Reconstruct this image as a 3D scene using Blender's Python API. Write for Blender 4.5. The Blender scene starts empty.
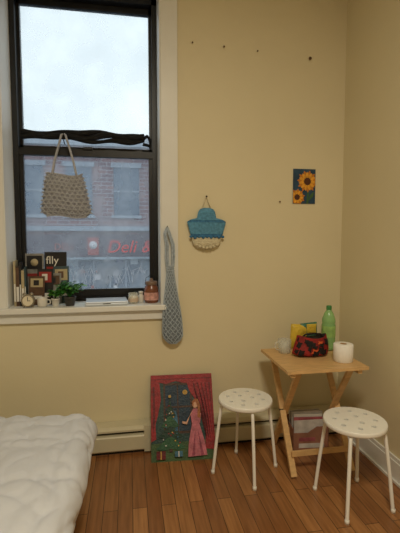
import bpy, bmesh, math, random
from mathutils import Vector, Matrix, noise
random.seed(4)
S=bpy.context.scene
S.view_settings.view_transform='Standard'
S.view_settings.look='None'

def lin(c):
    return tuple(((x/255)/12.92 if x/255<=0.04045 else ((x/255+0.055)/1.055)**2.4) for x in c)+(1,)
def mat(name,c,rough=0.6,var=0.0,vscale=8,bump=0.0,bscale=60,metal=0,emit=0,stretch=(1,1,1),spec=0.5,trans=0,alpha=1,ior=1.45):
    m=bpy.data.materials.new(name); m.use_nodes=True
    nt=m.node_tree; b=nt.nodes['Principled BSDF']
    col=lin(c); b.inputs['Base Color'].default_value=col
    b.inputs['Roughness'].default_value=rough; b.inputs['Metallic'].default_value=metal
    b.inputs['Specular IOR Level'].default_value=spec
    b.inputs['Transmission Weight'].default_value=trans
    b.inputs['IOR'].default_value=ior
    b.inputs['Alpha'].default_value=alpha
    if emit: b.inputs['Emission Color'].default_value=col; b.inputs['Emission Strength'].default_value=emit
    tc=nt.nodes.new('ShaderNodeTexCoord'); mp=nt.nodes.new('ShaderNodeMapping')
    mp.inputs['Scale'].default_value=stretch
    nt.links.new(tc.outputs['Object'],mp.inputs['Vector'])
    if var>0:
        n=nt.nodes.new('ShaderNodeTexNoise'); n.inputs['Scale'].default_value=vscale; n.inputs['Detail'].default_value=4
        nt.links.new(mp.outputs[0],n.inputs['Vector'])
        r=nt.nodes.new('ShaderNodeValToRGB')
        r.color_ramp.elements[0].position=.3; r.color_ramp.elements[1].position=.7
        r.color_ramp.elements[0].color=tuple(x*(1-var) for x in col[:3])+(1,)
        r.color_ramp.elements[1].color=tuple(min(1,x*(1+var)) for x in col[:3])+(1,)
        nt.links.new(n.outputs['Fac'],r.inputs['Fac']); nt.links.new(r.outputs[0],b.inputs['Base Color'])
    if bump>0:
        n=nt.nodes.new('ShaderNodeTexNoise'); n.inputs['Scale'].default_value=bscale; n.inputs['Detail'].default_value=3
        nt.links.new(mp.outputs[0],n.inputs['Vector'])
        bp=nt.nodes.new('ShaderNodeBump'); bp.inputs['Strength'].default_value=bump; bp.inputs['Distance'].default_value=.01
        nt.links.new(n.outputs['Fac'],bp.inputs['Height']); nt.links.new(bp.outputs[0],b.inputs['Normal'])
    return m

class B:
    def __init__(s): s.v=[];s.f=[];s.m=[];s.sm=[];s.mats=[]
    def mi(s,m):
        if m not in s.mats: s.mats.append(m)
        return s.mats.index(m)
    def add(s,vs,fs,m,smooth=False,M=None):
        o=len(s.v); i=s.mi(m)
        for p in vs:
            p=Vector(p)
            s.v.append(M@p if M else p)
        for f in fs:
            s.f.append([o+k for k in f]); s.m.append(i); s.sm.append(smooth)
    def box(s,a,b,m,M=None):
        x0,y0,z0=a;x1,y1,z1=b
        s.add([(x0,y0,z0),(x1,y0,z0),(x1,y1,z0),(x0,y1,z0),(x0,y0,z1),(x1,y0,z1),(x1,y1,z1),(x0,y1,z1)],
              [(0,3,2,1),(4,5,6,7),(0,1,5,4),(1,2,6,5),(2,3,7,6),(3,0,4,7)],m,False,M)
    def tube(s,pts,r,m,seg=10,closed=False,flat=1.0,M=None):
        pts=[Vector(p) for p in pts];n=len(pts)
        rs=r if isinstance(r,(list,tuple)) else [r]*n
        vs=[];nrm=None
        for i,p in enumerate(pts):
            if closed: t=(pts[(i+1)%n]-pts[i-1])
            else: t=pts[min(i+1,n-1)]-pts[max(i-1,0)]
            t.normalize()
            if nrm is None:
                a=Vector((0,0,1)) if abs(t.z)<.9 else Vector((1,0,0))
                nrm=t.cross(a).normalized()
            else:
                nrm=(nrm-t*nrm.dot(t)).normalized()
            bn=t.cross(nrm)
            for k in range(seg):
                a=2*math.pi*k/seg
                vs.append(p+nrm*math.cos(a)*rs[i]+bn*math.sin(a)*rs[i]*flat)
        fs=[]
        for i in range(n if closed else n-1):
            j=(i+1)%n
            for k in range(seg):
                l=(k+1)%seg
                fs.append((i*seg+k,i*seg+l,j*seg+l,j*seg+k))
        s.add(vs,fs,m,True,M)
        if not closed:
            s.add(vs[:seg],[tuple(range(seg))[::-1]],m,False,M); s.add(vs[-seg:],[tuple(range(seg))],m,False,M)
    def lathe(s,prof,m,c=(0,0,0),seg=28,M=None,smooth=True,sx=1,sy=1):
        vs=[];fs=[]
        for r,z in prof:
            for k in range(seg):
                a=2*math.pi*k/seg
                vs.append((c[0]+r*math.cos(a)*sx,c[1]+r*math.sin(a)*sy,c[2]+z))
        for i in range(len(prof)-1):
            for k in range(seg):
                l=(k+1)%seg
                fs.append((i*seg+k,i*seg+l,(i+1)*seg+l,(i+1)*seg+k))
        s.add(vs,fs,m,smooth,M)
    def prism(s,out,y0,y1,m,M=None):
        n=len(out)
        vs=[(x,y0,z) for x,z in out]+[(x,y1,z) for x,z in out]
        fs=[tuple(range(n)),tuple(range(2*n-1,n-1,-1))]+[(i,i+n,(i+1)%n+n,(i+1)%n) for i in range(n)]
        s.add(vs,fs,m,False,M)
    def grid(s,fn,nu,nv,m,smooth=True,M=None,closeu=False):
        vs=[fn(i/(nu if closeu else nu-1),j/(nv-1)) for j in range(nv) for i in range(nu)]
        fs=[]
        for j in range(nv-1):
            for i in range(nu if closeu else nu-1):
                k=(i+1)%nu
                fs.append((j*nu+i,j*nu+k,(j+1)*nu+k,(j+1)*nu+i))
        s.add(vs,fs,m,smooth,M)
    def text(s,txt,size,m,M,ext=.002,shear=0):
        cu=bpy.data.curves.new('t','FONT');cu.body=txt;cu.size=size;cu.extrude=ext;cu.shear=shear;cu.resolution_u=3
        ob=bpy.data.objects.new('t',cu);S.collection.objects.link(ob)
        dg=bpy.context.evaluated_depsgraph_get(); me=ob.evaluated_get(dg).to_mesh()
        vs=[v.co.copy() for v in me.vertices];fs=[tuple(p.vertices) for p in me.polygons]
        s.add(vs,fs,m,False,M)
        bpy.data.objects.remove(ob)
    def done(s,name,origin=None,bevel=0):
        if origin is None:
            mn=[min(p[i] for p in s.v) for i in range(3)];mx=[max(p[i] for p in s.v) for i in range(3)]
            origin=((mn[0]+mx[0])/2,(mn[1]+mx[1])/2,mn[2])
        o=Vector(origin)
        me=bpy.data.meshes.new(name)
        me.from_pydata([tuple(p-o) for p in s.v],[],s.f)
        for m in s.mats: me.materials.append(m)
        for p,i,sm in zip(me.polygons,s.m,s.sm): p.material_index=i;p.use_smooth=sm
        me.update()
        ob=bpy.data.objects.new(name,me);ob.location=o;S.collection.objects.link(ob)
        if bevel:
            md=ob.modifiers.new('bev','BEVEL');md.width=bevel;md.segments=2;md.limit_method='ANGLE'
        return ob
def T(x,y,z): return Matrix.Translation((x,y,z))
def R(a,ax): return Matrix.Rotation(math.radians(a),4,ax)

# ---------------- materials
wallm=mat('wall_paint',(221,210,177),.55,var=.03,vscale=1.5,bump=.08,bscale=25)
trimw=mat('trim_paint',(226,226,222),.4,var=.03,vscale=5,bump=.05,bscale=30)
ceilm=mat('ceiling_paint',(235,232,218),.8)
black=mat('black_frame',(14,15,18),.4,var=.2,vscale=20)
heatm=mat('heater_enamel',(200,192,165),.4,var=.05,vscale=6)
dark=mat('dark_gap',(25,22,18),.8)
white=mat('white_lacquer',(240,239,234),.3)
wood=mat('pine',(208,170,118),.45,var=.15,vscale=6,stretch=(2,14,2),bump=.05)
paper=mat('paper',(225,222,215),.8)

def floor_mat():
    m=bpy.data.materials.new('oak_floor');m.use_nodes=True;nt=m.node_tree;b=nt.nodes['Principled BSDF']
    tc=nt.nodes.new('ShaderNodeTexCoord');mp=nt.nodes.new('ShaderNodeMapping');mp.inputs['Rotation'].default_value=(0,0,math.radians(90))
    nt.links.new(tc.outputs['Object'],mp.inputs[0])
    br=nt.nodes.new('ShaderNodeTexBrick');br.offset=.37;br.inputs['Scale'].default_value=1
    br.inputs['Brick Width'].default_value=.85;br.inputs['Row Height'].default_value=.075
    br.inputs['Mortar Size'].default_value=.0018;br.inputs['Mortar Smooth'].default_value=.2
    br.inputs['Color1'].default_value=lin((180,128,80));br.inputs['Color2'].default_value=lin((142,94,56));br.inputs['Mortar'].default_value=lin((62,38,22))
    nt.links.new(mp.outputs[0],br.inputs['Vector'])
    m2=nt.nodes.new('ShaderNodeMapping');m2.inputs['Scale'].default_value=(40,2.5,1)
    nt.links.new(tc.outputs['Object'],m2.inputs[0])
    n=nt.nodes.new('ShaderNodeTexNoise');n.inputs['Scale'].default_value=1.5;n.inputs['Detail'].default_value=6
    nt.links.new(m2.outputs[0],n.inputs['Vector'])
    r=nt.nodes.new('ShaderNodeValToRGB');r.color_ramp.elements[0].position=.3;r.color_ramp.elements[0].color=(.62,.58,.55,1);r.color_ramp.elements[1].position=.7;r.color_ramp.elements[1].color=(1,1,1,1)
    nt.links.new(n.outputs['Fac'],r.inputs[0])
    mx=nt.nodes.new('ShaderNodeMixRGB');mx.blend_type='MULTIPLY';mx.inputs[0].default_value=1
    nt.links.new(br.outputs['Color'],mx.inputs[1]);nt.links.new(r.outputs[0],mx.inputs[2])
    nt.links.new(mx.outputs[0],b.inputs['Base Color']);b.inputs['Roughness'].default_value=.3
    bp=nt.nodes.new('ShaderNodeBump');bp.inputs['Strength'].default_value=.15;bp.inputs['Distance'].default_value=.003
    nt.links.new(br.outputs['Fac'],bp.inputs['Height']);bp.invert=True
    nt.links.new(bp.outputs[0],b.inputs['Normal'])
    return m
floorm=floor_mat()

# ---------------- room shell
D=2.67;RX=1.506;LX=-2.1;BY=-2.6;H=3.35
WL,WR,WB,WT=-.76,.21,.93,3.05
b=B()
b.box((LX-.1,D,0),(WL,D+.3,H),wallm);b.box((WR,D,0),(RX+.1,D+.3,H),wallm)
b.box((WL,D,0),(WR,D+.3,WB),wallm);b.box((WL,D,WT),(WR,D+.3,H),wallm)
b.done('wall_back')
b=B();b.box((RX,BY,0),(RX+.1,D,H),wallm);b.done('wall_right')
b=B();b.box((LX-.1,BY,0),(LX,D,H),wallm);b.done('wall_left')
b=B();b.box((LX-.1,BY-.1,0),(RX+.1,BY,H),wallm);b.done('wall_front')
b=B();b.box((LX-.1,BY-.1,-.1),(RX+.1,D+.3,0),floorm);b.done('floor',(0,0,0))
b=B();b.box((LX-.1,BY-.1,H),(RX+.1,D+.3,H+.1),ceilm);b.done('ceiling')
b=B();b.box((RX-.016,BY,0),(RX,D,.12),trimw);b.box((RX-.011,BY,.12),(RX,D,.145),trimw);b.box((RX-.028,BY,0),(RX-.016,D,.018),trimw);b.done('baseboard_right',bevel=.003)
b=B()
b.box((WR,D-.02,WB),(WR+.11,D,WT+.1),trimw);b.box((WL-.11,D-.02,WB),(WL,D,WT+.1),trimw);b.box((WL,D-.02,WT),(WR,D,WT+.1),trimw)
b.box((WR-.008,D-.02,WB+.035),(WR,D+.26,WT),trimw);b.box((WL,D-.02,WB+.035),(WL+.008,D+.26,WT),trimw);b.box((WL,D-.02,WT-.008),(WR,D+.26,WT),trimw)
b.done('trim_1',bevel=.003)
b=B();b.box((WL-.13,D-.06,WB),(WR+.06,D+.27,WB+.035),trimw);b.box((WL-.11,D-.025,WB-.065),(WR+.05,D,WB),trimw);b.done('trim_2',bevel=.004)
SZ=WB+.035
def glassmat(name,haze,hc):
    m=bpy.data.materials.new(name);m.use_nodes=True;nt=m.node_tree;nt.nodes.clear()
    o=nt.nodes.new('ShaderNodeOutputMaterial');tr=nt.nodes.new('ShaderNodeBsdfTransparent');tr.inputs[0].default_value=(.9,.96,.98,1)
    tl=nt.nodes.new('ShaderNodeBsdfTranslucent');tl.inputs[0].default_value=hc
    tc=nt.nodes.new('ShaderNodeTexCoord');n=nt.nodes.new('ShaderNodeTexNoise');n.inputs['Scale'].default_value=5;n.inputs['Detail'].default_value=5;nt.links.new(tc.outputs['Object'],n.inputs['Vector'])
    mr=nt.nodes.new('ShaderNodeMapRange');mr.inputs[1].default_value=.3;mr.inputs[2].default_value=.7;mr.inputs[3].default_value=haze*.6;mr.inputs[4].default_value=haze*1.4
    nt.links.new(n.outputs['Fac'],mr.inputs[0])
    mx=nt.nodes.new('ShaderNodeMixShader');nt.links.new(mr.outputs[0],mx.inputs[0]);nt.links.new(tr.outputs[0],mx.inputs[1]);nt.links.new(tl.outputs[0],mx.inputs[2])
    gl=nt.nodes.new('ShaderNodeBsdfGlossy');gl.inputs['Roughness'].default_value=.25
    m3=nt.nodes.new('ShaderNodeMixShader');m3.inputs[0].default_value=.02
    nt.links.new(mx.outputs[0],m3.inputs[1]);nt.links.new(gl.outputs[0],m3.inputs[2]);nt.links.new(m3.outputs[0],o.inputs[0])
    return m
gu=glassmat('dusty_glass',.25,(.88,.96,1,1))
b=B()
Y0=D+.2
a,c=WL+.008,WR-.008
b.box((a,Y0,SZ),(a+.035,Y0+.1,WT-.008),black);b.box((c-.035,Y0,SZ),(c,Y0+.1,WT-.008),black)
b.box((a,Y0,WT-.06),(c,Y0+.1,WT-.008),black);b.box((a,Y0,SZ),(c,Y0+.1,SZ+.03),black)
l0,l1=a+.035,c-.035
b.box((l0,Y0+.015,SZ+.03),(l0+.025,Y0+.05,2.0),black);b.box((l1-.025,Y0+.015,SZ+.03),(l1,Y0+.05,2.0),black)
b.box((l0,Y0+.015,SZ+.03),(l1,Y0+.05,SZ+.08),black);b.box((l0,Y0+.005,1.96),(l1,Y0+.05,2.005),black)
b.box((l0,Y0+.055,1.97),(l0+.018,Y0+.09,WT-.06),black);b.box((l1-.018,Y0+.055,1.97),(l1,Y0+.09,WT-.06),black)
b.box((l0,Y0+.055,1.97),(l1,Y0+.09,2.03),black);b.box((l0,Y0+.055,WT-.1),(l1,Y0+.09,WT-.06),black)
for z0,z1,yy in ((SZ+.05,1.97,Y0+.03),(2.0,WT-.07,Y0+.07)):
    b.add([(l0,yy,z0),(l1,yy,z0),(l1,yy,z1),(l0,yy,z1)],[(0,1,2,3)],gu)
b.box((-.3,Y0-.01,2.005),(-.24,Y0+.04,2.02),black)
b.done('window_1')
blk=mat('black_fabric',(18,19,22),.9,var=.3,vscale=30,bump=.6,bscale=40)
b=B()
for q in range(3):
    pts=[];rs=[]
    for i in range(50):
        t=i/49;x=-.69+.80*t
        z=2.068+.018*q+.010*math.sin(t*7+q*2)+.008*math.sin(t*19+q)
        pts.append((x,Y0-.024-.010*(q%2),z));rs.append(.017+.005*math.sin(t*17+q*3))
    b.tube(pts,rs,blk,8)
b.tube([(.10,Y0-.024,2.08),(.13,Y0-.028,2.105),(.15,Y0-.024,2.08),(.15,Y0-.024,2.04),(.10,Y0-.024,2.05)],.012,blk,8)
b.done('bunched_black_scarf')

# ---------------- outside
def brickmat():
    m=bpy.data.materials.new('ext_brick');m.use_nodes=True;nt=m.node_tree;bs=nt.nodes['Principled BSDF']
    tc=nt.nodes.new('ShaderNodeTexCoord');mp=nt.nodes.new('ShaderNodeMapping');mp.inputs['Rotation'].default_value=(math.radians(-90),0,0)
    nt.links.new(tc.outputs['Object'],mp.inputs[0])
    br=nt.nodes.new('ShaderNodeTexBrick');br.inputs['Scale'].default_value=1;br.inputs['Brick Width'].default_value=.36;br.inputs['Row Height'].default_value=.13;br.inputs['Mortar Size'].default_value=.012
    br.inputs['Color1'].default_value=lin((136,108,112));br.inputs['Color2'].default_value=lin((114,98,108));br.inputs['Mortar'].default_value=lin((146,146,156))
    nt.links.new(mp.outputs[0],br.inputs['Vector']);nt.links.new(br.outputs[0],bs.inputs['Base Color']);bs.inputs['Roughness'].default_value=.9
    return m
brk=brickmat();ext_dark=mat('ext_window_glass',(88,104,124),.2);stone=mat('ext_stone',(140,150,164),.8,var=.1)
shut=mat('ext_shutter',(130,142,154),.6,var=.3,vscale=3);signb=mat('ext_sign_board',(84,78,90),.6);red=mat('ext_sign_red',(196,58,56),.5,emit=.08)
asph=mat('ext_asphalt',(110,115,122),.9,var=.1)
FY=14
b=B()
b.box((-14,FY,-1.8),(14,FY+1,4.45),brk)
b.box((-14,FY-.25,4.4),(14,FY+1,4.8),stone);b.box((-14,FY-.12,1.62),(14,FY,1.78),stone)
x=-12.9
while x<13:
    b.box((x,FY-.03,2.15),(x+.85,FY+.02,3.75),ext_dark)
    b.box((x-.08,FY-.08,2.05),(x+.93,FY,2.15),stone);b.box((x-.08,FY-.06,3.75),(x+.93,FY,3.9),stone)
    b.box((x,FY-.05,2.93),(x+.85,FY,2.98),stone)
    x+=1.55
b.box((-5.5,FY-.4,.75),(3.5,FY-.13,1.5),signb)
b.box((-5.5,FY-.55,.68),(3.5,FY-.13,.75),shut)
b.box((-5.5,FY-.1,-1.8),(3.5,FY,.68),shut)
for i in range(28):
    z=-1.75+i*.085
    b.box((-5.4,FY-.13,z),(-1.9,FY-.1,z+.05),shut)
    b.box((.6,FY-.13,z),(3.4,FY-.1,z+.05),shut)
b.box((-1.7,FY-.14,-1.7),(.4,FY-.1,.6),ext_dark)
for k in range(5): b.box((-1.75+k*.53,FY-.17,-1.7),(-1.69+k*.53,FY-.14,.65),stone)
b.text('Deli & Grocery',.58,red,T(-.75,FY-.42,.90)@R(90,'X'),.02,.25)
gr=[mat('ext_poster_%d'%i,c,.7) for i,c in enumerate([(190,188,194),(150,80,80),(170,180,190),(90,100,130)])]
for i in range(46):
    x=random.uniform(-4.5,2);z=random.uniform(-.5,.6);w=random.uniform(.06,.25);h=random.uniform(.05,.22)
    b.box((x,FY-.19,z),(x+w,FY-.175,z+h),random.choice(gr))
for p in range(18):
    x=-3.3+random.uniform(0,4);b.tube([(x+.3*math.cos(q)*random.uniform(.5,1),FY-.2,.1+.35*math.sin(q*1.7)) for q in range(7)],.010,gr[0],5)
b.box((-1.35,FY-.43,.82),(-1.0,FY-.4,1.4),gr[1]);b.lathe([(0,0),(.13,0),(.13,.01),(0,.01)],gr[0],M=T(-1.17,FY-.43,1.15)@R(90,'X'),seg=16)
b.text('DELI',.3,gr[1],T(-2.4,FY-.42,1.0)@R(90,'X'),.02,0)
b.done('brick_deli_building')
b=B();b.box((-20,3.2,-1.95),(20,FY,-1.8),asph);b.done('street')

# ---------------- heater
b=B()
prof=[(2.668,0.01),(2.668,.175),(2.650,.182),(2.575,.176),(2.556,.160),(2.556,.148),(2.60,.142),(2.60,.128),(2.554,.122),(2.548,.115),(2.548,.03),(2.556,.02),(2.60,.012),(2.64,.01)]
X0,X1=-1.6,1.47
n=len(prof)
b.add([(X0,y,z) for y,z in prof]+[(X1,y,z) for y,z in prof],[(i,i+n,(i+1)%n+n,(i+1)%n) for i in range(n)]+[tuple(range(n))[::-1],tuple(range(n,2*n))],heatm)
b.box((X0,2.585,.122),(X1,2.65,.15),dark)
b.box((X0+.01,2.57,0),(X1-.01,2.66,.02),dark)
for x in (-.9,.08,1.06):
    b.box((x,2.545,.012),(x+.05,2.66,.184),heatm)
b.done('baseboard_heater')

# ---------------- stools
def stool(x,y,rot,name):
    b=B();M=T(x,y,0)@R(rot,'Z')
    r=.16;zt=.45
    bm=bmesh.new()
    outer=[bm.verts.new((r*.985*math.cos(2*math.pi*i/56),r*.985*math.sin(2*math.pi*i/56),0)) for i in range(56)]
    edges=[bm.edges.new((outer[i],outer[(i+1)%56])) for i in range(56)]
    hs=[(0.105*math.cos(math.radians(45*k+22)),.105*math.sin(math.radians(45*k+22))) for k in range(8)]+[(.045*math.cos(math.radians(120*k)),.045*math.sin(math.radians(120*k))) for k in range(3)]
    for hx,hy in hs:
        vv=[bm.verts.new((hx+.013*math.cos(2*math.pi*i/14),hy+.013*math.sin(2*math.pi*i/14),0)) for i in range(14)]
        edges+=[bm.edges.new((vv[i],vv[(i+1)%14])) for i in range(14)]
    bmesh.ops.triangle_fill(bm,edges=edges,use_beauty=True)
    bm.verts.index_update()
    vs=[v.co.copy() for v in bm.verts]
    fs=[]
    for f in bm.faces:
        idx=[v.index for v in f.verts]
        if f.normal.z<0: idx=idx[::-1]
        fs.append(tuple(idx))
    b.add([(p.x,p.y,zt) for p in vs],fs,white,False,M)
    b.add([(p.x,p.y,zt-.012) for p in vs],[f[::-1] for f in fs],white,False,M)
    b.lathe([(r*.985,zt),(r,zt-.003),(r+.001,zt-.008),(r+.001,zt-.02),(r-.002,zt-.024),(r*.97,zt-.02),(r*.97,zt-.012)],white,seg=56,M=M)
    for hx,hy in hs:
        b.lathe([(.013,zt),(.013,zt-.012)],white,(hx,hy,0),14,M)
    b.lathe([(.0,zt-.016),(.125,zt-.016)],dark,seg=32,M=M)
    for k in range(4):
        a=math.pi/2*k;c_,s_=math.cos(a),math.sin(a)
        P=lambda rr,z:(rr*c_,rr*s_,z)
        b.tube([P(.04,zt-.028),P(.11,zt-.028),P(.132,zt-.03),P(.144,zt-.04),P(.15,zt-.06),P(.175,.2),P(.196,.012)],.0095,white,10,M=M)
        b.lathe([(.0,0),(.012,0),(.012,.02),(.0098,.022)],white,P(.197,0),12,M)
    b.tube([(.075*math.cos(i/24*2*math.pi),.075*math.sin(i/24*2*math.pi),zt-.03) for i in range(24)],.008,white,8,closed=True,M=M)
    b.done(name,(x,y,0))
stool(.672,2.25,0,'stool')
stool(1.16,1.875,52,'stool.001')

# ---------------- folding table
TX0,TX1,TY0,TY1,TZ=.862,1.36,2.065,2.53,.66
b=B()
b.box((TX0,TY0,TZ-.018),(TX1,TY1,TZ),wood)
for x in (TX0+.03,TX1-.055):
    b.box((x,TY0+.02,TZ-.045),(x+.025,TY1-.02,TZ-.018),wood)
def bar(p,q,w,t):
    p=Vector(p);q=Vector(q);d=q-p;L=d.length
    M=Matrix.Translation(p)@d.to_track_quat('Z','X').to_matrix().to_4x4()
    b.box((-w/2,-t/2,0),(w/2,t/2,L),wood,M)
for side,x in ((1,TX0+.065),(-1,TX1-.065)):
    bar((x,TY1-.05,TZ-.025),(x,TY0+.04,.016),.018,.035)
    bar((x+side*.022,TY0+.05,TZ-.025),(x+side*.022,TY1-.03,.016),.018,.035)
    b.tube([(x-.02,2.295,.34),(x+side*.03+.01,2.295,.34)],.005,dark,8)
b.box((TX0+.065,TY0+.07,.12),(TX1-.065,TY0+.085,.15),wood)
b.box((TX0+.087,TY1-.07,.10),(TX1-.087,TY1-.055,.13),wood)
b.done('folding_table',bevel=.002)

glass=mat('clear_glass',(225,228,220),.08,alpha=.32)
b=B();c=(.985,2.42,TZ)
b.lathe([(.0,.001),(.036,.001),(.040,.01),(.043,.09),(.0405,.09),(.037,.014),(.0,.012)],glass,c,32)
b.tube([(c[0]-.042,c[1]-.0,TZ+.075),(c[0]-.06,c[1],TZ+.07),(c[0]-.066,c[1],TZ+.045),(c[0]-.055,c[1],TZ+.025),(c[0]-.040,c[1],TZ+.02)],.005,glass,8)
b.done('glass_mug')
tp=mat('tissue_paper',(242,240,236),.95,bump=.2,bscale=90);card=mat('cardboard_core',(170,135,95),.9)
b=B();c=(1.272,2.20,TZ)
b.lathe([(.021,.0),(.055,.0),(.058,.003),(.058,.102),(.055,.105),(.021,.105)],tp,c,36);b.lathe([(.021,.105),(.019,.105),(.019,0),(.021,0)],card,c,24)
b.done('toilet_paper_roll')
gb=mat('green_bottle_plastic',(150,200,130),.15,alpha=.8);lab=mat('bottle_label',(150,190,110),.5,var=.3,vscale=20);cap=mat('green_cap',(60,130,70),.4)
b=B();c=(1.300,2.44,TZ)
b.lathe([(.0,.004),(.03,0),(.042,.008),(.044,.03),(.041,.045),(.044,.06),(.044,.09),(.0445,.15),(.044,.17),(.041,.18),(.044,.19),(.042,.21),(.03,.245),(.018,.265),(.014,.272),(.014,.285)],gb,c,32)
b.lathe([(.0452,.09),(.0452,.165)],lab,c,32)
b.lathe([(.017,.27),(.0175,.274),(.0175,.292),(.015,.297),(0,.297)],cap,c,20)
b.done('plastic_bottle')
yel=mat('yellow_pack',(205,175,60),.4,var=.3,vscale=12);teal=mat('teal_pack',(60,110,90),.4,var=.3,vscale=14)
def pillow(b,w,h,d,m,M,wr=.004):
    def fn(sgn):
        def f(u,v):
            a=2*u-1;c=2*v-1
            k=max(0,(1-a**4))*max(0,(1-c**4))
            x=a*w/2*(1-.06*(1-abs(c))*1);z=v*h
            y=sgn*(d/2*k**.5+wr*noise.noise(Vector((a*4,c*4,sgn*3))) *k)
            return (x,y,z)
        return f
    b.grid(fn(-1),22,22,m,True,M);b.grid(fn(1),22,22,m,True,M)
b=B()
pillow(b,.13,.165,.05,yel,T(1.10,2.475,TZ+.006)@R(5,'Y'))
pillow(b,.12,.175,.045,teal,T(1.185,2.475,TZ+.005)@R(-4,'Y'))
pillow(b,.07,.06,.01,yel,T(1.185,2.452,TZ+.115))
b.done('snack_bags')
rb=mat('red_fabric',(135,26,22),.7,var=.5,vscale=18);ob_=mat('orange_print',(200,84,36),.7);nb=mat('black_print',(22,16,16),.8)
b=B();MB=T(1.130,2.335,TZ)
def sack(u,v):
    a=2*math.pi*u
    w=.122*(1-.2*v**2);dd=.06*(1-.55*v**2)
    e=.12*noise.noise(Vector((math.cos(a)*1.5,math.sin(a)*1.5,v*2)))
    z=.125*v+ (.012*math.sin(a*2+1) if v>.6 else 0)*v
    pr=math.sin(min(1,v*5+.25)*math.pi/2)
    return (w*pr*math.cos(a)*(1+e),dd*pr*math.sin(a)*(1+e),max(z,.001))
b.grid(sack,48,18,rb,True,MB,closeu=True)
b.add([sack(i/48,1) for i in range(48)],[tuple(range(48))],nb,False,MB)
b.add([sack(i/48,0) for i in range(48)],[tuple(range(48))[::-1]],nb,False,MB)
for k in range(20):
    a=random.uniform(math.pi*1.08,math.pi*1.92)/(2*math.pi);v=random.uniform(.2,.85);s_=random.uniform(.018,.04);hh=random.uniform(.1,.2)
    m=[ob_,nb,nb,nb,nb][k%5]
    pts=[]
    for j in range(9):
        t=j/9*2*math.pi
        p=Vector(sack(a+s_*math.cos(t)*(.7+.5*(j%2)),min(.97,max(.06,v+hh*math.sin(t)*(.7+.5*(j%2))))));pts.append(p+Vector((0,-.0035-.0003*k,0)))
    ctr=sum(pts,Vector())/9;ctr.y-=.003
    b.add([ctr]+pts,[(0,1+j,1+(j+1)%9) for j in range(9)],m,True,MB)
b.tube([(-.07,-.01,.12),(-.05,-.015,.14),(0,-.02,.145),(.05,-.015,.14),(.075,-.01,.118)],.006,nb,8,M=MB)
b.done('patterned_lunch_bag')

bx=mat('printed_box',(150,104,84),.7,var=.3,vscale=10);mg1=mat('mag_white',(190,184,180),.5,var=.2,vscale=20);pk=mat('mag_pink',(150,80,86),.5,var=.4,vscale=15)
b=B();M=T(1.165,2.45,0)@R(-6,'Z')
b.box((-.12,-.08,0),(.12,.08,.008),bx,M)
b.prism([(-.12,.0),(.12,.0),(.12,.17),(.04,.17),(-.02,.13),(-.12,.13)],-.08,-.075,bx,M)
b.box((-.12,.075,0),(.12,.08,.19),bx,M);b.box((-.12,-.08,0),(-.115,.08,.16),bx,M);b.box((.115,-.08,0),(.12,.08,.18),bx,M)
for k in range(7):
    b.box((-.105,-.068+k*.018,.008),(.105-.01*(k%3),-.06+k*.018,.21+.012*((k*5)%4)),[mg1,pk,paper][k%3],M@R(1.5*(k%3-1),'Y'))
b.box((-.08,-.0815,.03),(.09,-.0803,.06),mg1,M);b.box((-.08,-.0815,.075),(.03,-.0803,.10),pk,M)
b.done('magazine_box')

# ---------------- painting
W_,H_=.412,.53
bl=Vector((.118,2.425,0.0));tilt=math.atan2(.225,.48)
MP=T(*bl)@R(-3,'Z')@Matrix.Rotation(-tilt,4,'X')
cols={'night':(26,50,70),'red':(142,30,38),'dred':(98,18,26),'green':(40,84,56),'dgreen':(22,54,42),'pink':(178,100,114),'pinkd':(136,62,82),'hair':(156,94,52),'skin':(204,158,132),'gold':(184,146,66),'wallp':(34,66,64),'floor':(62,88,50),'white':(190,190,190),'blue':(56,104,132),'brown':(68,44,32)}
pm={k:mat('oil_'+k,v,.5,var=.3,vscale=25,bump=.3,bscale=80) for k,v in cols.items()}
b=B()
b.box((0,0,0),(W_,.02,H_),pm['dgreen'],MP)
lay=[0]
def P(pts,m):
    lay[0]+=1;y=-.0004*lay[0]
    b.add([(x*W_,y,z*H_) for x,z in pts],[tuple(range(len(pts)))],pm[m],False,MP)
def E(cx,cz,rx,rz,m,n=16): P([(cx+rx*math.cos(2*math.pi*i/n),cz+rz*math.sin(2*math.pi*i/n)) for i in range(n)],m)
P([(0,0),(1,0),(1,.22),(0,.2)],'floor')
P([(0,.2),(1,.22),(1,1),(0,1)],'wallp')
P([(.2,.3),(.66,.3),(.66,.9),(.2,.9)],'brown')
P([(.23,.33),(.63,.33),(.63,.87),(.23,.87)],'night')
P([(.25,.33),(.45,.33),(.4,.55),(.3,.6)],'blue')
E(.55,.78,.04,.03,'gold')
P([(.42,.33),(.44,.33),(.44,.87),(.42,.87)],'brown');P([(.23,.6),(.63,.6),(.63,.62),(.23,.62)],'brown')
P([(0,1),(1,1),(1,.9),(.85,.88),(.7,.91),(.55,.89),(.4,.92),(.25,.89),(.12,.91),(0,.88)],'red')
P([(0,.95),(1,.95),(1,.94),(0,.94)],'dred')
P([(0,.92),(.14,.9),(.16,.7),(.11,.52),(.07,.42),(.08,.25),(0,.22)],'red')
P([(.03,.86),(.06,.86),(.07,.5),(.03,.3)],'dred')
P([(.58,.9),(1,.92),(1,.1),(.84,.12),(.86,.4),(.8,.56),(.7,.7),(.62,.8)],'red')
for q in range(5): P([(.68+q*.065,.89),(.70+q*.065,.89),(.86+q*.03,.4),(.87+q*.03,.2),(.85+q*.03,.5)],'dred')
P([(.28,.1),(.33,.1),(.33,.18),(.28,.18)],'brown')
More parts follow.
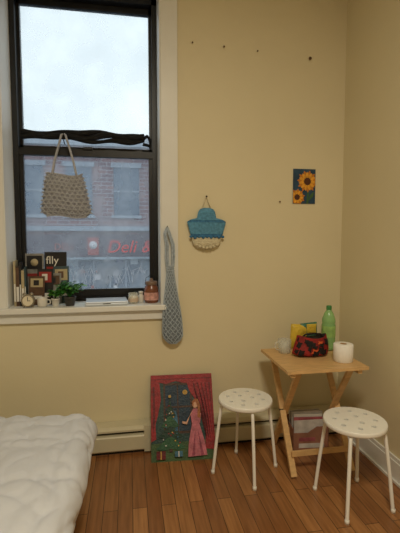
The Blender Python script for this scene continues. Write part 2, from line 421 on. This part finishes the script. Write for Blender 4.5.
for z0,z1,w in ((.14,.36,.23),(.27,.48,.19),(.39,.6,.14),(.51,.72,.09)):
    P([(.3-w,z0),(.3-w*.5,z0-.02),(.3,z0),(.3+w*.5,z0-.02),(.3+w,z0),(.3+w*.3,(z0+z1)/2),(.3,z1),(.3-w*.3,(z0+z1)/2)],'green' if z0 in(.14,.39) else 'dgreen')
for k in range(26):
    z=random.uniform(.16,.66);w=.2*(1-(z-.12)/.62);E(.3+random.uniform(-w,w)*.85,z,.011,.008,['gold','red','white','blue'][k%4],8)
E(.3,.735,.025,.02,'gold',5)
P([(.56,.04),(.86,.05),(.83,.2),(.78,.34),(.75,.43),(.65,.43),(.62,.34),(.58,.2)],'pink')
P([(.62,.05),(.67,.05),(.69,.34)],'pinkd');P([(.76,.05),(.81,.05),(.73,.34)],'pinkd')
P([(.64,.41),(.77,.41),(.79,.52),(.73,.58),(.67,.58),(.62,.52)],'pink')
P([(.63,.53),(.66,.55),(.55,.43),(.49,.44),(.49,.415),(.56,.4)],'skin')
E(.70,.63,.045,.045,'skin');P([(.67,.58),(.65,.66),(.69,.695),(.75,.69),(.78,.62),(.78,.46),(.73,.48),(.74,.6),(.71,.66),(.68,.65)],'hair')
P([(.08,.03),(.22,.03),(.22,.12),(.08,.12)],'dred');P([(.14,.03),(.16,.03),(.16,.12),(.14,.12)],'gold')
P([(.36,.05),(.48,.05),(.48,.11),(.36,.11)],'blue');P([(.41,.05),(.43,.05),(.43,.11),(.41,.11)],'white')
b.done('canvas_painting',tuple(bl))

# ---------------- sunflower card
M=T(1.211-.0825,D-.002,1.764-.12)
db=mat('card_blue',(34,66,92),.5,var=.35,vscale=15);yp=mat('petal_yellow',(224,160,46),.5,var=.25,vscale=40);yo=mat('petal_orange',(196,120,34),.5);br_=mat('seed_brown',(80,42,20),.6);gp=mat('leaf_green',(60,96,56),.6)
b=B();b.box((0,-.004,0),(.165,0,.24),db,M)
lay=0
def fl(cx,cz,r,n):
    global lay
    for ring,(rr,mm,off) in enumerate(((1,yo,.0),(.86,yp,.5))):
        for k in range(n):
            a=2*math.pi*(k+off)/n+.2;lay+=1
            pts=[]
            for (d,w) in ((.3,.0),(.55,.17),(.8,.12),(1,0),(.8,-.12),(.55,-.17)):
                x=cx+rr*r*(d*math.cos(a)-w*math.sin(a));z=cz+rr*r*(d*math.sin(a)+w*math.cos(a))
                pts.append((min(.165,max(.0,x)),-.0043-.00004*lay,min(.24,max(.0,z))))
            b.add(pts,[tuple(range(6))],mm,False,M)
    lay+=1
    b.add([(min(.163,max(.002,cx+r*.33*math.cos(t*math.pi/8))),-.0043-.00004*lay,min(.238,max(.002,cz+r*.33*math.sin(t*math.pi/8)))) for t in range(16)],[tuple(range(16))],br_,False,M)
b.add([(.10,-.0042,0),(.115,-.0042,0),(.12,-.0042,.16),(.11,-.0042,.16)],[(0,1,2,3)],gp,False,M)
b.add([(.115,-.0043,.02),(.15,-.0043,.05),(.155,-.0043,.085),(.125,-.0043,.06)],[(0,1,2,3)],gp,False,M)
fl(.105,.155,.078,11);fl(.03,.045,.06,10)
b.done('sunflower_postcard')

# ---------------- blue crochet wall bag
blu=mat('blue_yarn',(92,148,182),.95,var=.25,vscale=60,bump=.8,bscale=150);blu2=mat('dark_blue_yarn',(66,120,162),.95,var=.25,vscale=60,bump=.8,bscale=150);crm=mat('cream_yarn',(214,204,174),.95,var=.1,vscale=60,bump=.8,bscale=150)
cx,cz=.512,1.335
def halfw(v):
    pts=[(0,.03),(.04,.07),(.12,.092),(.22,.10),(.27,.098),(.34,.110),(.48,.120),(.6,.130),(.66,.132),(.71,.11),(.75,.066),(.9,.058),(.97,.045),(1,.02)]
    for (a,x),(c,y) in zip(pts,pts[1:]):
        if a<=v<=c: return x+(y-x)*(v-a)/(c-a)
    return .02
b=B();HH=.27
def mk(sgn,v0,v1):
    def f(u,v):
        vv=v0+(v1-v0)*v;a=2*u-1
        wv=halfw(vv);zz=cz+vv*HH
        if vv<.2: zz+=.008*math.cos(a*9)*(1-vv/.2)
        k=max(0,1-a*a)**.5
        d=.02*min(1,6*(1-vv)+.2)*min(1,vv*8+.2)
        return (cx+a*wv,D-.024+sgn*(d*k+.0015*math.sin(vv*110)*k),zz)
    return f
for v0,v1,m in ((0,.27,crm),(.27,.36,blu2),(.36,.64,blu),(.64,.7,blu2),(.7,1,blu)):
    nn=max(9,int((v1-v0)*60))
    b.grid(mk(-1,v0,v1),26,nn,m);b.grid(mk(1,v0,v1),26,nn,m)
def blob(x,y,z,r,m): b.lathe([(0,-r*.8),(r*.7,-r*.55),(r,0),(r*.7,r*.55),(0,r*.8)],m,(x,y,z),10)
for k in range(9):
    a=-1+2*k/8;blob(cx+a*.108,D-.036-.008*(1-a*a),cz+.28*HH+.003*math.cos(k*3),.012,blu2)
for k in range(7):
    a=-1+2*k/6;blob(cx+a*.070,D-.028-.01*(1-a*a),cz+.004+.018*a*a,.013,crm)
b.tube([(cx-.035,D-.02,cz+.95*HH),(cx-.015,D-.015,cz+HH+.035),(cx,D-.012,cz+HH+.08),(cx+.015,D-.015,cz+HH+.035),(cx+.035,D-.02,cz+.95*HH)],.003,crm,8)
b.tube([(cx,D-.022,cz+HH+.076),(cx,D,cz+HH+.079)],.003,dark,8);b.lathe([(0,0),(.006,0),(.006,.002),(0,.002)],dark,M=T(cx,D-.022,cz+HH+.076)@R(90,'X'),seg=10)
b.done('crochet_wall_bag')

# ---------------- net bag
net=mat('grey_net_yarn',(170,182,194),.95,var=.2,vscale=60,bump=.5,bscale=200)
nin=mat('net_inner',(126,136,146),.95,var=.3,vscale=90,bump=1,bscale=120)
b=B();nx=.262;ny=D-.048
def nr(v):
    return .022+.046*abs(math.sin(min(1,v*1.15)*math.pi/2))**1.5 - (.045*max(0,(v-.88)/.12)**2)
ztop,zbot=1.22,.70
def npnt(a,v,k=1):
    r=nr(v)*k
    return (nx+.018*v+r*math.cos(a)*1.0,ny+r*math.sin(a)*.36,ztop+(zbot-ztop)*v)
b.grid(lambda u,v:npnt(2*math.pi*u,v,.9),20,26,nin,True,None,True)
for k in range(12):
    for sg in (1,-1):
        b.tube([npnt(2*math.pi*k/12+sg*v/40*2*math.pi*1.1+.06*math.sin(v*2),v/40) for v in range(41)],.0028,net,5)
for v in (0.0,.03,.06): b.tube([npnt(2*math.pi*i/20,v,1.1) for i in range(20)],.004,net,6,closed=True)
hx,hz=.245,1.475
for sg in (-1,1):
    b.tube([(hx,D-.045,hz),(hx+sg*.018,D-.042,hz-.04),(nx+sg*.026,ny,1.36),(nx+sg*.028,ny,1.28),(nx+sg*.022,ny,1.215)],.0065,net,8)
    b.tube([(hx,D-.05,hz),(hx+sg*.010,D-.052,hz-.05),(nx+sg*.014,ny-.008,1.36),(nx+sg*.014,ny-.01,1.28),(nx+sg*.012,ny-.008,1.215)],.006,net,8)
b.tube([(hx,D-.02,hz-.003),(hx,D-.052,hz-.006),(hx,D-.056,hz+.008)],.003,dark,8)
b.done('net_shopping_bag')

# ---------------- tote in window
tot=mat('tote_crochet',(184,186,194),.95,var=.2,vscale=60,bump=.8,bscale=160)
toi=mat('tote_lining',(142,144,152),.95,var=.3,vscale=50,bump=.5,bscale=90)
b=B();tx,ty=-.418,Y0-.075
zt,zb=1.83,1.545
def tp_(a,v,sgn,k=1):
    v=min(1,max(0,v));a=min(1,max(-1,a))
    w=(.115+.055*v**.8)*(1-.25*max(0,(v-.86)/.14)**2)
    kk=max(0,1-a*a)**.5*min(1,v*3+.3)*min(1,(1-v)*5+.1)
    sag=-.012*(1-a*a)*(1-v)
    return (tx+a*w*k+.012*v,ty+sgn*.032*kk*k,zt+(zb-zt)*v+sag+ -.008*math.sin(a*3))
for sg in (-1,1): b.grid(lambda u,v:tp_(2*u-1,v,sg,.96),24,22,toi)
for i in range(-9,18):
    for sg in (1,-1):
        pts=[]
        for j in range(31):
            v=j/30;a=(-1+ (i+.5)/4.5)+sg*(v-.5)*1.3
            if -1<=a<=1: pts.append(tp_(a,v,-1,1.02))
        if len(pts)>3: b.tube(pts,.0032,tot,5)
for r in range(0,12):
    v=r/11
    b.tube([tp_(-1+2*i/40,min(1,v+.008*math.sin(i*1.6)),-1,1.03) for i in range(41)],.0038,tot,6)
for sg,dy in ((-1,-.012),(1,.01)):
    b.tube([(tx-.075,ty+dy,zt-.01),(tx-.058,ty+dy,zt+.08),(tx-.03,ty+dy*.5,zt+.18),(tx-.012,ty+dy*.5,zt+.248),(tx+.003,ty+.012,zt+.258),(tx+.014,ty+dy*.5,zt+.248),(tx+.036,ty+dy*.5,zt+.17),(tx+.06,ty+dy,zt+.08),(tx+.078,ty+dy,zt-.01)],.0065,tot,8)
b.tube([(tx,Y0+.0,2.03),(tx,Y0-.058,2.04),(tx,Y0-.07,2.075),(tx,Y0-.075,2.10)],.003,dark,6)
b.done('crochet_tote_bag')

# ---------------- sill items
Zs=SZ
mgk=mat('mag_black',(30,30,34),.45);rdt=mat('mag_red',(150,44,42),.5);crmc=mat('cream_cover',(180,165,130),.6,var=.15,vscale=20);brw=mat('brown_cover',(90,66,50),.6,var=.3,vscale=25)
tealc=mat('teal_cover',(50,72,78),.5);gy=mat('grey_cover',(140,138,134),.5,var=.3,vscale=30)
b=B()
M=T(-.635,2.84,Zs)@R(-4,'Z')@Matrix.Rotation(math.radians(-3),4,'X')
b.box((-.06,0,0),(.06,.012,.335),gy,M);b.box((-.05,-.0015,.23),(.05,0,.32),mgk,M);b.lathe([(0,0),(.025,0),(.025,.001),(0,.001)],crmc,M=M@T(0,-.0016,.275)@R(90,'X'),seg=16)
b.box((.065,0,0),(.21,.012,.345),mgk,M);b.text('flly',.075,paper,M@T(.075,-.0015,.265)@R(90,'X'),.0008);b.box((.08,-.0015,.22),(.19,0,.245),rdt,M)
b.box((-.05,-.0012,.18),(.18,0,.20),rdt,M);b.box((.0,-.0012,.155),(.12,0,.165),paper,M)
M=T(-.735,2.72,Zs)@R(8,'Z')
for k,(t,h,m) in enumerate([(.014,.29,crmc),(.02,.25,brw),(.012,.28,mgk),(.018,.23,crmc),(.01,.25,tealc)]):
    x=sum([.014,.02,.012,.018,.01][:k])
    b.box((x,0,0),(x+t-.001,.14,h),m,M);b.box((x+.002,-.0008,.03),(x+t-.003,0,h*.5),paper,M)
# leaning stack of thin magazines
for k,(h,m) in enumerate([(.19,brw),(.235,mgk),(.205,gy),(.25,tealc)]):
    M=T(-.655+.05*k,2.755+.014*k,Zs)@R(-8+5*k,'Z')@Matrix.Rotation(math.radians(-6),4,'X')
    b.box((0,0,0),(.10,.008,h),m,M);b.box((.01,-.001,h*.62),(.09,0,h*.92),[crmc,rdt,brw,crmc][k],M);b.box((.03,-.0018,h*.68),(.065,-.001,h*.86),[mgk,paper,mgk,brw][k],M);b.box((.015,-.001,h*.2),(.085,0,h*.32),paper,M)
b.done('magazines_and_books')
met=mat('clock_body',(150,140,120),.4,metal=.5);fac=mat('clock_face',(225,215,190),.5)
b=B();M=T(-.635,2.66,Zs+.045)@R(90,'X')
b.lathe([(0,-.02),(.036,-.02),(.04,-.014),(.04,.014),(.036,.02),(.034,.02),(.033,.015),(0,.015)],met,M=M,seg=32);b.lathe([(0,.0155),(.032,.0155)],fac,M=M,seg=24)
b.box((-.0015,-.002,.016),(.0015,.024,.017),dark,M);b.box((-.002,-.0015,.016),(.016,.0015,.017),dark,M)
for sx in (-1,1):
    b.tube([(-.635+sx*.018,2.66,Zs+.012),(-.635+sx*.03,2.66,Zs)],.004,met,8)
    b.lathe([(0,.014),(.009,.011),(.014,.003),(.014,0),(0,0)],met,M=T(-.635+sx*.02,2.66,Zs+.082)@R(sx*25,'Y'),seg=14)
b.done('alarm_clock')
cer=mat('white_ceramic',(215,212,205),.3);
b=B();c=(-.555,2.68,Zs)
b.lathe([(0,0),(.025,0),(.03,.01),(.032,.055),(.029,.06),(.027,.058),(.028,.012),(0,.008)],cer,c,28)
b.tube([(c[0]+.03,c[1],Zs+.045),(c[0]+.048,c[1],Zs+.042),(c[0]+.05,c[1],Zs+.022),(c[0]+.031,c[1],Zs+.015)],.004,cer,8)
b.done('espresso_cup')
def plant(name,x,y,rp,hp,potm,n,hgt,spread,seed):
    rnd=random.Random(seed);b=B();c=(x,y,Zs)
    b.lathe([(0,0),(rp*.75,0),(rp*.78,.004),(rp,hp*.85),(rp*1.06,hp*.86),(rp*1.06,hp),(rp*.93,hp),(rp*.9,hp*.9),(0,hp*.9)],potm,c,26)
    b.lathe([(0,hp*.905),(rp*.9,hp*.9)],mat('soil',(50,35,25),.9),c,20)
    lf=[mat('leaf_a',(66,140,56),.5),mat('leaf_b',(42,100,42),.5),mat('leaf_c',(110,175,76),.5)]
    for k in range(n):
        a=rnd.uniform(0,2*math.pi);s=rnd.uniform(.2,1)*spread;hh=hgt*rnd.uniform(.4,1)
        p0=Vector((x,y,Zs+hp*.9));p2=Vector((x+s*math.cos(a),y+s*math.sin(a)*.75,Zs+hp+hh*(1-.3*s/spread)));p1=(p0+p2)/2+Vector((0,0,.02))
        b.tube([p0,p1,p2],.0014,lf[1],5)
        for q in range(4):
            base=[p2,p1+(p2-p1)*.5,p2+Vector((0,0,-.004)),p1][q]
            aa=a+rnd.uniform(-1.3,1.3);L=rnd.uniform(.02,.036);w=L*.38
            d=Vector((math.cos(aa),math.sin(aa),rnd.uniform(-.5,.5))).normalized();sd=d.cross(Vector((0,0,1))).normalized();up=Vector((0,0,1))
            pts=[base,base+d*L*.35+sd*w,base+d*L*.75+sd*w*.7,base+d*L-up*.003,base+d*L*.75-sd*w*.7,base+d*L*.35-sd*w,base+d*L*.5-up*.004]
            b.add(pts,[(0,1,6),(1,2,6),(2,3,6),(3,4,6),(4,5,6),(5,0,6)],lf[rnd.randrange(3)],True)
    b.done(name)
plant('potted_plant',-.385,2.69,.036,.06,mat('dark_pot',(60,58,56),.5),56,.12,.08,3)
plant('potted_plant.001',-.475,2.69,.026,.05,cer,26,.07,.04,7)
alu=mat('laptop_aluminium',(206,214,224),.3,metal=.2)
b=B();M=T(-.155,2.735,Zs)@R(4,'Z')
b.box((-.135,-.095,.002),(.135,.095,.014),alu,M);b.box((-.134,-.094,.0155),(.134,.094,.026),alu,M);b.box((-.12,.085,.008),(.12,.094,.016),dark,M);b.box((-.025,-.0955,.011),(.025,-.09,.0145),dark,M)
for sx in(-1,1):
    for sy in (-1,1): b.box((sx*.11-.01,sy*.075-.005,0),(sx*.11+.01,sy*.075+.005,.003),dark,M)
b.done('closed_laptop',bevel=.002)
wax=mat('wax',(232,220,200),.5)
b=B();c=(0.022,2.72,Zs);b.lathe([(0,0),(.030,0),(.034,.003),(.034,.07),(.032,.07),(.032,.05)],glass,c,28);b.lathe([(0,.003),(.030,.003),(.030,.05),(0,.051)],wax,c,28);b.tube([(c[0],c[1],Zs+.05),(c[0]+.002,c[1],Zs+.062)],.0012,dark,6)
b.lathe([(.0345,.012),(.0345,.036)],mat('candle_label',(200,180,160),.6),c,28)
b.done('candle_jar')
b=B();c=(.074,2.75,Zs);b.lathe([(0,0),(.018,0),(.020,.006),(.020,.045),(.013,.055),(.013,.06),(.016,.06),(.016,.075),(0,.076)],cer,c,24);b.done('small_ointment_bottle')
jar=mat('amber_jar',(120,72,52),.25,var=.3,vscale=20);lid=mat('jar_lid',(120,96,80),.4);lb=mat('jar_label',(200,150,140),.6,var=.3,vscale=40)
b=B();c=(.144,2.73,Zs)
b.lathe([(0,0),(.04,0),(.047,.006),(.049,.085),(.044,.105),(.034,.12),(.034,.126)],jar,c,32)
b.lathe([(.038,.122),(.04,.125),(.04,.142),(.036,.146),(.012,.148),(.012,.158),(.009,.166),(0,.168)],lid,c,32)
b.lathe([(.0496,.02),(.0498,.072)],lb,c,32)
b.tube([(c[0]-.042,c[1],Zs+.118),(c[0]-.036,c[1],Zs+.168),(c[0],c[1],Zs+.19),(c[0]+.036,c[1],Zs+.168),(c[0]+.042,c[1],Zs+.118)],.002,dark,6)
b.done('glass_lantern_jar')

# ---------------- nails
def nail(name,x,z,r,m):
    b=B();b.lathe([(0,0),(r,0),(r*.9,.003),(.002,.004),(.0018,.012),(0,.012)],m,M=T(x,D-.0118,z)@R(-90,'X'),seg=12);b.done(name,(x,D,z))
nb2=mat('nail_dark',(96,72,46),.7)
for i,(px,pz,r) in enumerate([(1.235,2.63,.011),(1.032,1.655,.006),(.86,2.65,.005),(.63,2.66,.006),(.42,2.67,.005)]):
    nail('wall_nail' if i==0 else 'wall_nail.%03d'%i,px,pz,r,nb2)

# ---------------- bed
duv=mat('duvet_cotton',(208,211,219),.9,bump=.25,bscale=30)
mt=mat('mattress',(190,188,184),.9);bf=mat('bed_frame_wood',(120,84,56),.5,var=.2,vscale=6)
b=B()
bx1,by1,bx0,by0=-.39,2.08,-1.55,.05
b.box((bx0,by0,.16),(bx1,by1,.34),mt);b.box((bx0,by0,.1),(bx1,by1,.16),bf)
for x in (bx0+.03,bx1-.08):
    for y in (by0+.03,by1-.08): b.box((x,y,0),(x+.05,y+.05,.1),bf)
Rr=.10;ztp=.462
def duvet(u,v):
    ey=2.15
    c=by0+v*(ey-by0+.42)
    ex=-.325+.045*min(1,max(0,(c-1.2)/.8))
    a=bx0+u*(ex-bx0+.42)
    ea=max(0,a-ex);ec=max(0,c-ey);e=math.hypot(ea,ec)
    px=min(a,ex);py=min(c,ey)
    wx=a+.07*noise.noise(Vector((a*3,c*3,9)));wy=c+.07*noise.noise(Vector((a*3,c*3,4)))
    rid=1-abs(noise.noise(Vector((wx*5+wy*2.5,wy*4-wx*1.5,1))))*2
    rid2=1-abs(noise.noise(Vector((wx*8-wy*4,wy*5+wx*3,7))))*2
    nz=noise.noise(Vector((a*2.3,c*2.3,0)))*.022-.012*max(0,rid)**5-.007*max(0,rid2)**6+noise.noise(Vector((wx*9,wy*6,2)))*.006
    q=min(1,abs(math.sin(wx*math.pi/.32))*2.6)**.6*min(1,abs(math.sin(wy*math.pi/.32))*2.6)**.6
    nz+=.013*q-.006
    if e>1e-6:
        dx,dy=ea/e,ec/e;th=min(e/Rr,math.pi/2);o=Rr*math.sin(th);ex_=max(0,e-Rr*math.pi/2);dr=Rr*(1-math.cos(th))+ex_
        o-=.33*ex_
        return (px+dx*(o+nz*math.sin(th)*.9),py+dy*(o+nz*math.sin(th)*.9),max(.05,ztp-dr+nz*math.cos(th)))
    return (px,py,ztp+nz)
b.grid(duvet,150,210,duv)
b.done('bed_with_duvet')

# ---------------- lights
def area(name,loc,rot,size,e,c):
    l=bpy.data.lights.new(name,'AREA');l.energy=e;l.color=c;l.size=size
    o=bpy.data.objects.new(name,l);o.location=loc;o.rotation_euler=rot;S.collection.objects.link(o);return o
area('ceiling_light',(.2,-.2,3.2),(0,0,0),.5,62,(1,.90,.70))
w=bpy.data.worlds.new('World');S.world=w;w.use_nodes=True
bg=w.node_tree.nodes['Background'];bg.inputs[0].default_value=(.88,.96,1,1);bg.inputs[1].default_value=1.2

cam=bpy.data.cameras.new('Camera');co=bpy.data.objects.new('Camera',cam);S.collection.objects.link(co)
co.location=(0,0,1.41);co.rotation_euler=(math.radians(90-4.2),0,math.radians(-10))
cam.sensor_fit='HORIZONTAL';cam.sensor_width=36;cam.lens=36;cam.clip_start=.02
S.camera=co
